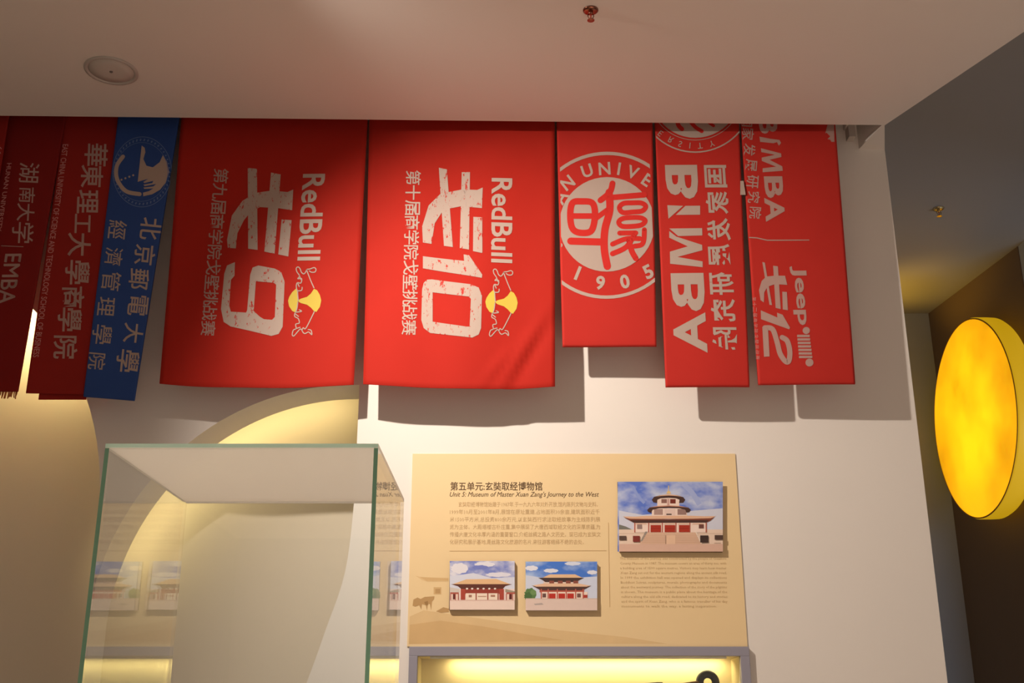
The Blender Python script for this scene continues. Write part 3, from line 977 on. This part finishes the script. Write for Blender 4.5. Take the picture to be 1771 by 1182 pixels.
c.poly(EAVE, [(530, 355), (560, 315), (640, 292), (760, 280), (880, 292), (960, 320), (985, 355), (960, 395), (900, 398), (910, 355), (860, 335), (760, 328), (650, 335), (605, 355), (600, 398), (550, 390)])
c.poly(ROOF, [(575, 312), (650, 292), (760, 278), (870, 292), (945, 314), (860, 302), (760, 296), (655, 302)])
c.rect(WHT, 530, 470, 1010, 585); c.rect((150, 120, 112), 880, 480, 1000, 560); c.rect((170, 140, 130), 560, 480, 680, 560); c.rect((225, 200, 188), 700, 478, 850, 580); c.rect((70, 55, 50), 728, 545, 800, 562)
c.poly(EAVE, [(465, 495), (500, 460), (600, 440), (760, 432), (920, 440), (1030, 462), (1062, 492), (1040, 525), (1000, 530), (985, 490), (900, 470), (760, 464), (620, 472), (540, 492), (520, 535), (480, 520)])
c.poly((196, 140, 116), [(500, 460), (600, 440), (760, 431), (920, 440), (1030, 462), (920, 452), (760, 444), (610, 452)])
c.rect(WHT, 285, 650, 1275, 800)
c.poly(ROOF, [(135, 582), (300, 585), (460, 574), (1060, 572), (1240, 580), (1400, 578), (1330, 612), (220, 618)])
c.poly((128, 70, 52), [(150, 596), (230, 612), (760, 622), (1330, 606), (1385, 590), (1330, 640), (1270, 668), (290, 672)])
c.poly(EAVE, [(230, 632), (1310, 632), (1270, 668), (290, 672)])
for x in (290, 480, 665, 850, 1040, 1262): c.rect((176, 96, 80), x, 668, x + 16, 800)
for x in (300, 500, 690, 880, 1075): c.poly((226, 186, 160), [(x, 700), (x + 20, 676), (x + 150, 676), (x + 170, 700), (x + 150, 690), (x + 20, 690)])
for x in (512, 704, 898): c.rect(RDW, x, 700, x + 142, 796); c.rect((140, 40, 28), x, 744, x + 142, 750)
c.rect((150, 128, 122), 328, 690, 395, 750); c.rect((110, 70, 62), 1170, 690, 1236, 745)
c.poly((214, 178, 152), [(460, 800), (1130, 800), (1215, 960), (1215, 1062), (360, 1062), (370, 940)])
c.poly((150, 140, 130), [(440, 790), (475, 790), (400, 920), (372, 925)]); c.poly((235, 220, 205), [(1110, 770), (1140, 800), (1215, 950), (1195, 950)])
for k in range(8): c.rect((204, 166, 140), 420 - 6 * k, 838 + 24 * k, 1160 + 6 * k, 842 + 24 * k)
c.rect((226, 190, 160), 730, 840, 850, 980); c.rect((150, 120, 100), 715, 840, 722, 970)
c.rect((92, 72, 62), 85, 848, 182, 905); c.rect((128, 52, 44), 272, 848, 366, 930); c.rect((64, 48, 42), 1188, 842, 1300, 940); c.rect((82, 62, 54), 1385, 838, 1498, 900)
c.rect((214, 178, 158), 85, 960, 1498, 1062); c.rect((150, 120, 104), 1380, 945, 1470, 952)
c.build('picture', r, fy - 0.0004)

# hall with one roof
r, fy = photo('mounted photograph of a single-roofed red hall, lower left on the beige board', 778, 971, 890, 1055)
c = Paint(fy, (700, 960, 5.06))
c.rect(sky_material('cloudy_sky_print', srgb(126, 140, 205), srgb(222, 222, 232), 14, 4.1), 394, 55, 962, 482)
c.blob((228, 226, 232), 480, 120, 74, 46); c.blob((222, 222, 234), 820, 175, 110, 20); c.blob((226, 226, 234), 700, 85, 90, 22); c.poly((214, 218, 232), [(394, 190), (600, 160), (760, 205), (962, 195), (962, 300), (394, 300)]); c.blob((118, 130, 200), 660, 110, 70, 18)
c.rect((232, 214, 206), 394, 300, 962, 482)
c.poly((226, 186, 140), [(420, 258), (540, 215), (800, 212), (925, 258)])
c.poly((210, 200, 190), [(394, 285), (480, 300), (480, 330), (394, 335)]); c.poly((160, 150, 130), [(880, 300), (962, 320), (962, 335), (880, 330)])
c.rect((150, 62, 48), 490, 285, 860, 345)
c.poly((96, 52, 42), [(405, 258), (940, 258), (880, 275), (860, 298), (495, 300), (465, 276)])
c.rect((170, 72, 56), 490, 300, 530, 395); c.rect((170, 72, 56), 828, 300, 868, 395)
c.rect((240, 222, 202), 534, 338, 824, 395)
for x in (620, 722, 812): c.rect((150, 66, 52), x, 330, x + 10, 395)
for x in (545, 590, 640, 690, 740, 790): c.blob((240, 226, 214), x, 298, 10, 8, 10)
c.rect((166, 120, 100), 560, 352, 586, 372); c.rect((176, 130, 108), 752, 352, 790, 368); c.rect((190, 150, 126), 640, 362, 715, 368)
for x in (398, 890): c.rect((176, 92, 76), x, 330, x + 74, 345); c.rect((232, 206, 190), x, 345, x + 74, 400); c.rect((96, 40, 34), x + 24, 345, x + 48, 392)
for x in (398, 440, 466, 886, 940): c.rect((170, 88, 76), x, 340, x + 7, 400)
c.rect((236, 214, 200), 394, 398, 962, 482)
c.rect((222, 190, 176), 394, 398, 962, 406)
c.build('picture', r, fy - 0.0004)

# hall with two roofs
r, fy = photo('mounted photograph of a double-roofed red hall beside a green tree, on the beige board', 909, 972, 1033, 1056)
c = Paint(fy, (700, 960, 5.06))
c.rect(sky_material('bright_sky_print', srgb(76, 124, 212), srgb(170, 194, 232), 10, 7.7), 1058, 60, 1684, 488)
c.poly((206, 214, 232), [(1058, 180), (1300, 215), (1684, 190), (1684, 400), (1058, 400)])
c.blob((226, 228, 238), 1110, 118, 56, 22); c.blob((222, 226, 238), 1280, 140, 64, 18); c.blob((214, 222, 238), 1470, 78, 70, 16); c.blob((222, 226, 238), 1640, 155, 44, 18)
c.blob((92, 128, 74), 1100, 345, 52, 52); c.blob((76, 110, 62), 1080, 365, 34, 36); c.blob((112, 146, 88), 1125, 330, 26, 24)
c.rect((226, 212, 202), 1058, 382, 1684, 488)
c.poly((228, 190, 150), [(1200, 204), (1270, 172), (1490, 172), (1560, 204)])
c.rect((226, 204, 190), 1215, 225, 1520, 280)
c.poly((74, 56, 52), [(1168, 202), (1570, 202), (1525, 225), (1505, 240), (1230, 240), (1205, 222)])
for x in (1265, 1340, 1410, 1475): c.rect((140, 80, 66), x, 228, x + 42, 252)
c.poly((228, 190, 158), [(1120, 270), (1215, 252), (1520, 252), (1628, 272), (1590, 284), (1150, 286)])
c.rect((176, 84, 66), 1180, 290, 1570, 330)
c.poly((84, 58, 52), [(1110, 268), (1150, 280), (1590, 280), (1634, 270), (1580, 300), (1550, 312), (1190, 312), (1165, 298)])
c.rect((238, 216, 200), 1188, 326, 1600, 384)
for x in (1262, 1345, 1422): c.rect((186, 52, 40), x, 340, x + 58, 384)
for x in (1190, 1250, 1330, 1408, 1490, 1556): c.rect((186, 96, 80), x, 300, x + 10, 384)
c.rect((110, 80, 74), 1205, 340, 1236, 374); c.rect((120, 86, 78), 1508, 340, 1540, 374); c.rect((170, 60, 50), 1566, 352, 1598, 378)
c.rect((224, 202, 190), 1058, 384, 1684, 488); c.rect((206, 180, 166), 1058, 384, 1684, 390); c.poly((180, 166, 160), [(1130, 430), (1200, 424), (1215, 438), (1140, 442)])
c.build('picture', r, fy - 0.0004)

# ------------------------------------------------------------------ lit wall showcase
sc = root('wall_showcase', (0.226, 4.0, Z(-0.56)))
M_FRAME = mat('blue_grey_frame', srgb(150, 148, 160), 0.45)
M_CASE = mat('cream_case_lining', (0.72, 0.62, 0.38), 0.7, noise=0.03, nscale=8)
fx0, fx1, fz0, fz1 = -0.347, 0.800, Z(-0.57), Z(0.2665)
ix0, ix1, iz0, iz1 = -0.318, 0.769, Z(-0.53), Z(0.236)
mb = MB(); mb.box((fx0, 3.98, iz1), (fx1, WY + 0.012, fz1)); mb.box((fx0, 3.98, fz0), (fx1, WY + 0.012, iz0))
mb.box((fx0, 3.98, iz0), (ix0, WY + 0.012, iz1)); mb.box((ix1, 3.98, iz0), (fx1, WY + 0.012, iz1))
mb.build('frame', M_FRAME, sc, PLOC[sc.name], bevel=0.0015)
mb = MB(); mb.box((ix0 - .012, 4.17, iz0 - .012), (ix1 + .012, 4.182, iz1 + .02)); mb.build('back_panel', M_CASE, sc, PLOC[sc.name])
mb = MB(); mb.box((ix0 - .012, WY + 0.013, iz0), (ix0 - .001, 4.17, iz1)); mb.build('side_panel', M_CASE, sc, PLOC[sc.name])
mb = MB(); mb.box((ix1 + .001, WY + 0.013, iz0), (ix1 + .012, 4.17, iz1)); mb.build('side_panel', M_CASE, sc, PLOC[sc.name])
mb = MB(); mb.box((ix0 - .012, WY + 0.013, iz1 + .001), (ix1 + .012, 4.17, iz1 + .013)); mb.build('top_panel', M_CASE, sc, PLOC[sc.name])
mb = MB(); mb.box((ix0 - .012, WY + 0.013, iz0 - .012), (ix1 + .012, 4.17, iz0 - .001)); mb.build('shelf', M_CASE, sc, PLOC[sc.name])
mb = MB(); mb.box((ix0, 3.992, iz0), (ix1, 3.996, iz1)); g = mb.build('glass_pane', M_GLASS, sc, PLOC[sc.name])
mb = MB(); mb.box((ix0 + 0.04, 4.02, iz1 - 0.006), (ix1 - 0.04, 4.035, iz1)); mb.build('light_strip', mat('led_strip', (0.9, 0.9, 0.85), 0.5), sc, PLOC[sc.name])
light('showcase_light', 'AREA', (0.262, 4.135, iz1 - 0.004), (0.262, 4.16, iz1 - 0.09), 1.7, (1.0, 0.82, 0.42), shape='RECTANGLE', size=0.95, size_y=0.012)
tag(sc, 'lit recessed wall showcase with blue-grey frame below the beige board', 'showcase')

# ring-pommel sword inside it
q = at(1224, 1181, 4.12)
sw = root('ring_pommel_sword', (q.x, 4.12, q.z))
mb = MB()
N, n2 = 40, 12
vs, fs = [], []
for i in range(N):
    A = 2 * PI * i / N
    for k in range(n2):
        B = 2 * PI * k / n2
        R = 0.0275 + 0.0135 * math.cos(B)
        vs.append((q.x + R * math.cos(A), 4.12 + 0.008 * math.sin(B), q.z + R * math.sin(A)))
for i in range(N):
    for k in range(n2):
        fs.append((i * n2 + k, ((i + 1) % N) * n2 + k, ((i + 1) % N) * n2 + (k + 1) % n2, i * n2 + (k + 1) % n2))
mb.add(vs, fs); mb.build('ring_pommel', M_BRONZE, sw, PLOC[sw.name], True)
dz = -0.02
mb = MB(); mb.prism([(q.x - 0.03, q.z + 0.006), (q.x - 0.05, q.z + 0.0035), (q.x - 0.16, q.z - 0.012), (q.x - 0.16, q.z - 0.034), (q.x - 0.03, q.z - 0.018)], 4.112, 4.128)
mb.build('grip', mat('brown_grip', (0.16, 0.09, 0.04), 0.6, noise=0.3, nscale=60), sw, PLOC[sw.name], bevel=0.003)
mb = MB(); mb.prism([(q.x - 0.155, q.z + 0.001), (q.x - 0.175, q.z + 0.001), (q.x - 0.26, q.z - 0.005), (q.x - 0.62, q.z - 0.05), (q.x - 0.60, q.z - 0.078), (q.x - 0.155, q.z - 0.04)], 4.116, 4.124)
mb.build('blade', M_BRONZE, sw, PLOC[sw.name], bevel=0.003)
for ax, az in ((0.10, 0.03), (0.50, 0.062)):
    mb = MB(); mb.box((q.x - ax, 4.124, q.z - az), (q.x - ax + 0.01, 4.1695, q.z - az + 0.014)); mb.build('mount', M_BRONZE, sw, PLOC[sw.name])
tag(sw, 'dark bronze sword with ring pommel mounted inside the lit showcase', 'sword')

# ------------------------------------------------------------------ glass display case in front
KS = 0.71
vx0, vx1, vy0, vy1 = -0.8755 * KS, -0.2880 * KS, 2.40 * KS, 3.02 * KS
vz1, vz0, gt = Z(0.5845 * KS), 0.95, 0.0064
vc = root('display_case', ((vx0 + vx1) / 2, (vy0 + vy1) / 2, 0))
M_PLINTH = mat('white_plinth', (0.75, 0.72, 0.66), 0.5)
mb = MB(); mb.box((vx0 - 0.01, vy0 - 0.01, 0), (vx1 + 0.01, vy1 + 0.01, vz0)); mb.build('plinth', M_PLINTH, vc, PLOC[vc.name], bevel=0.003)


def pane(a, b, thin, m=M_GLASS, edge=M_GEDGE):
    """glass sheet; the two broad faces are clear, the polished front edge shows green"""
    mb = MB(); mb.box(a, b)
    # faces of box: z0, z1, y0, x1, y1, x0
    broad = {'x': (3, 5), 'y': (2, 4), 'z': (0, 1)}[thin]
    mb.m = [1 if (i == 2 and thin != 'y') else 0 for i in range(6)]
    return mb.build('glass_pane', [m, edge], vc, PLOC[vc.name])


e = 0.0006
pane((vx0, vy0, vz0), (vx0 + gt, vy1, vz1 - gt - e), 'x')
pane((vx1 - gt, vy0, vz0), (vx1, vy1, vz1 - gt - e), 'x')
pane((vx0 + gt + e, vy0 + 0.002, vz0), (vx1 - gt - e, vy0 + gt, vz1 - gt - e), 'y')
pane((vx0 + gt + e, vy1 - gt, vz0), (vx1 - gt - e, vy1 - 0.002, vz1 - gt - e), 'y')
pane((vx0, vy0, vz1 - gt), (vx1, vy1, vz1), 'z', M_FROST, M_LEDGE)['label'] = 'hazy glass lid'
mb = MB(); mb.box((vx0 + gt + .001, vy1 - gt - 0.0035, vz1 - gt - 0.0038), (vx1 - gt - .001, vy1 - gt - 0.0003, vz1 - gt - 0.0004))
mb.build('edge_glint_strip', mat('painted_edge_glint', (0.85, 0.83, 0.78), 0.3), vc, PLOC[vc.name])  # pale strip painting the glint of light along the lid's back edge
tag(vc, 'empty glass display case with green glass edges standing before the wall', 'display case')

# ------------------------------------------------------------------ ceiling fittings
sp = root('ceiling_speaker', (-1.385, 3.435, CZ))
mb = MB(); mb.lathe([(0.090, 0.0), (0.090, -0.004), (0.081, -0.007), (0.076, -0.003), (0.076, 0.0)], (-1.385, 3.435, CZ), n=48)
mb.build('rim', mat('speaker_rim', (0.50, 0.46, 0.42), 0.6), sp, PLOC[sp.name], True)
mb = MB(); mb.lathe([(0.0755, -0.0005), (0.0755, -0.0025), (0.04, -0.0045), (0.005, -0.005)], (-1.385, 3.435, CZ), n=48)
gr = mb.build('grille', mat('speaker_grille', (0.60, 0.56, 0.51), 0.7, noise=0.1, nscale=400), sp, PLOC[sp.name], True)
mb = MB(); mb.lathe([(0.006, -0.005), (0.005, -0.008)], (-1.385, 3.435, CZ), n=12); mb.build('badge', mat('speaker_badge', (0.2, 0.18, 0.17), 0.5), gr, PLOC[sp.name])
tag(sp, 'round flush speaker in the lowered ceiling above the left banners', 'speaker')


def sprinkler(x, y, z, k, label, m1, m2):
    r = root('fire_sprinkler', (x, y, z))
    mb = MB(); mb.lathe([(0.028 * k, 0), (0.028 * k, -0.003), (0.022 * k, -0.008 * k), (0.010 * k, -0.010 * k)], (x, y, z), n=32)
    mb.build('escutcheon', m1, r, PLOC[r.name], True)
    mb = MB(); mb.lathe([(0.0085 * k, -0.008 * k), (0.0085 * k, -0.018 * k), (0.006 * k, -0.019 * k)], (x, y, z), n=16)
    for s in (-1, 1):
        mb.tube([(x + s * 0.007 * k, y, z - 0.017 * k), (x + s * 0.011 * k, y, z - 0.025 * k), (x + s * 0.007 * k, y, z - 0.035 * k), (x, y, z - 0.041 * k)], 0.0018 * k, 8)
    fr = mb.build('frame_arms', m2, r, PLOC[r.name], True)
    mb = MB(); mb.tube([(x, y, z - 0.018 * k), (x, y, z - 0.036 * k)], 0.0022 * k, 8); mb.build('glass_bulb', mat('red_bulb', (0.5, 0.05, 0.03), 0.2), fr, PLOC[r.name], True)
    mb = MB(); mb.lathe([(0.003 * k, -0.040 * k), (0.013 * k, -0.043 * k), (0.013 * k, -0.0445 * k), (0.003 * k, -0.046 * k)], (x, y, z), n=24)
    mb.build('deflector', m2, r, PLOC[r.name])
    tag(r, label, 'sprinkler')
    return r


sprinkler(0.249, 3.085, CZ, 0.88, 'red-brown fire sprinkler on the pale lowered ceiling above the flags', M_CHROME, M_CHROME)
q = at(1621, 348, 5.80)
sprinkler(2.382, 5.80, UZ, 1.1, 'small brass fire sprinkler on the dark upper ceiling above the moon lamp', M_BRASS, M_BRASS)

# ------------------------------------------------------------------ moon lamp on the right wall
hd = math.radians(0.6)
nrm = Vector((-math.cos(hd), -math.sin(hd), 0)); wd = Vector((math.sin(hd), -math.cos(hd), 0))
fc = Vector((2.79, 6.73, Z(1.80)))
q = at(1677, 723, 6.73); fc = Vector((q.x, 6.73, q.z))
m = mat('glowing_moon_shell', (0.8, 0.55, 0.05), 0.5)
nt = m.node_tree; bs = nt.nodes['Principled BSDF']
tc = nt.nodes.new('ShaderNodeTexCoord')
n1 = nt.nodes.new('ShaderNodeTexNoise'); n1.inputs['Scale'].default_value = 2.0; n1.inputs['Detail'].default_value = 5; n1.inputs['Roughness'].default_value = 0.55
cr = nt.nodes.new('ShaderNodeValToRGB')
cr.color_ramp.elements[0].position = 0.30; cr.color_ramp.elements[0].color = (0.54, 0.36, 0.0, 1)
cr.color_ramp.elements[1].position = 0.62; cr.color_ramp.elements[1].color = (0.95, 0.66, 0.006, 1)
nt.links.new(tc.outputs['Object'], n1.inputs['Vector']); nt.links.new(n1.outputs['Fac'], cr.inputs[0])
nt.links.new(cr.outputs[0], bs.inputs['Emission Color']); bs.inputs['Emission Strength'].default_value = 0.40
bs.inputs['Base Color'].default_value = (0.5, 0.33, 0.03, 1)
tl = nt.nodes.new('ShaderNodeBsdfTranslucent'); nt.links.new(cr.outputs[0], tl.inputs[0])
ad = nt.nodes.new('ShaderNodeAddShader')
nt.links.new(bs.outputs[0], ad.inputs[0]); nt.links.new(tl.outputs[0], ad.inputs[1]); nt.links.new(ad.outputs[0], nt.nodes['Material Output'].inputs['Surface'])
light('moon_bulb', 'AREA', fc - nrm * 0.135, fc, 0.9, (1.0, 0.92, 0.55), shape='DISK', size=0.75)
ml = root('moon_lamp', fc - nrm * 0.20)
R = 0.612
mb = MB(); mb.lathe([(R - 0.010, 0.112), (R - 0.03, 0.122), (R - 0.12, 0.129), (R * 0.5, 0.134), (0.001, 0.136)], fc - nrm * 0.13, nrm, 96, close=False)
mb.build('face_shell', m, ml, PLOC[ml.name], True)
m_rim = mat('glowing_moon_rim', (0.5, 0.28, 0.03), 0.5, emit=(0.80, 0.46, 0.004), estr=0.55)
mb = MB(); mb.lathe([(0.001, -0.02), (R - 0.03, -0.02), (R - 0.012, -0.015), (R - 0.002, 0.0), (R, 0.04), (R, 0.100), (R - 0.004, 0.108), (R - 0.0105, 0.1115)], fc - nrm * 0.13, nrm, 96, close=False)
mb.build('rim_shell', m_rim, ml, PLOC[ml.name], True)
mb = MB(); mb.lathe([(0.30, -0.07), (0.30, 0.0)], fc - nrm * 0.15, nrm, 48); mb.build('wall_mount', M_FRAME, ml, PLOC[ml.name], True)
mb = MB(); mb.lathe([(R - 0.012, 0.1105), (R - 0.004, 0.1105), (R - 0.004, 0.1135), (R - 0.012, 0.1135)], fc - nrm * 0.13, nrm, 96, close=False)
mb.build('seam_ring', mat('brown_seam', (0.42, 0.20, 0.01), 0.6), ml, PLOC[ml.name], True)
tag(ml, 'round glowing yellow moon lamp on the dark right wall', 'lamp')
light('moon_glow', 'POINT', fc + nrm * 0.35 + Vector((0, 0, 0.2)), None, 1.0, (1.0, 0.58, 0.06), shadow_soft_size=0.3)
light('added_bay_glow', 'SPOT', (2.30, 7.10, Z(2.25)), (2.58, 7.00, UZ), 11.0, (1.0, 0.58, 0.06), spot_size=math.radians(95), spot_blend=0.9, shadow_soft_size=0.05)  # unseen warm spot added for the glow on the upper ceiling
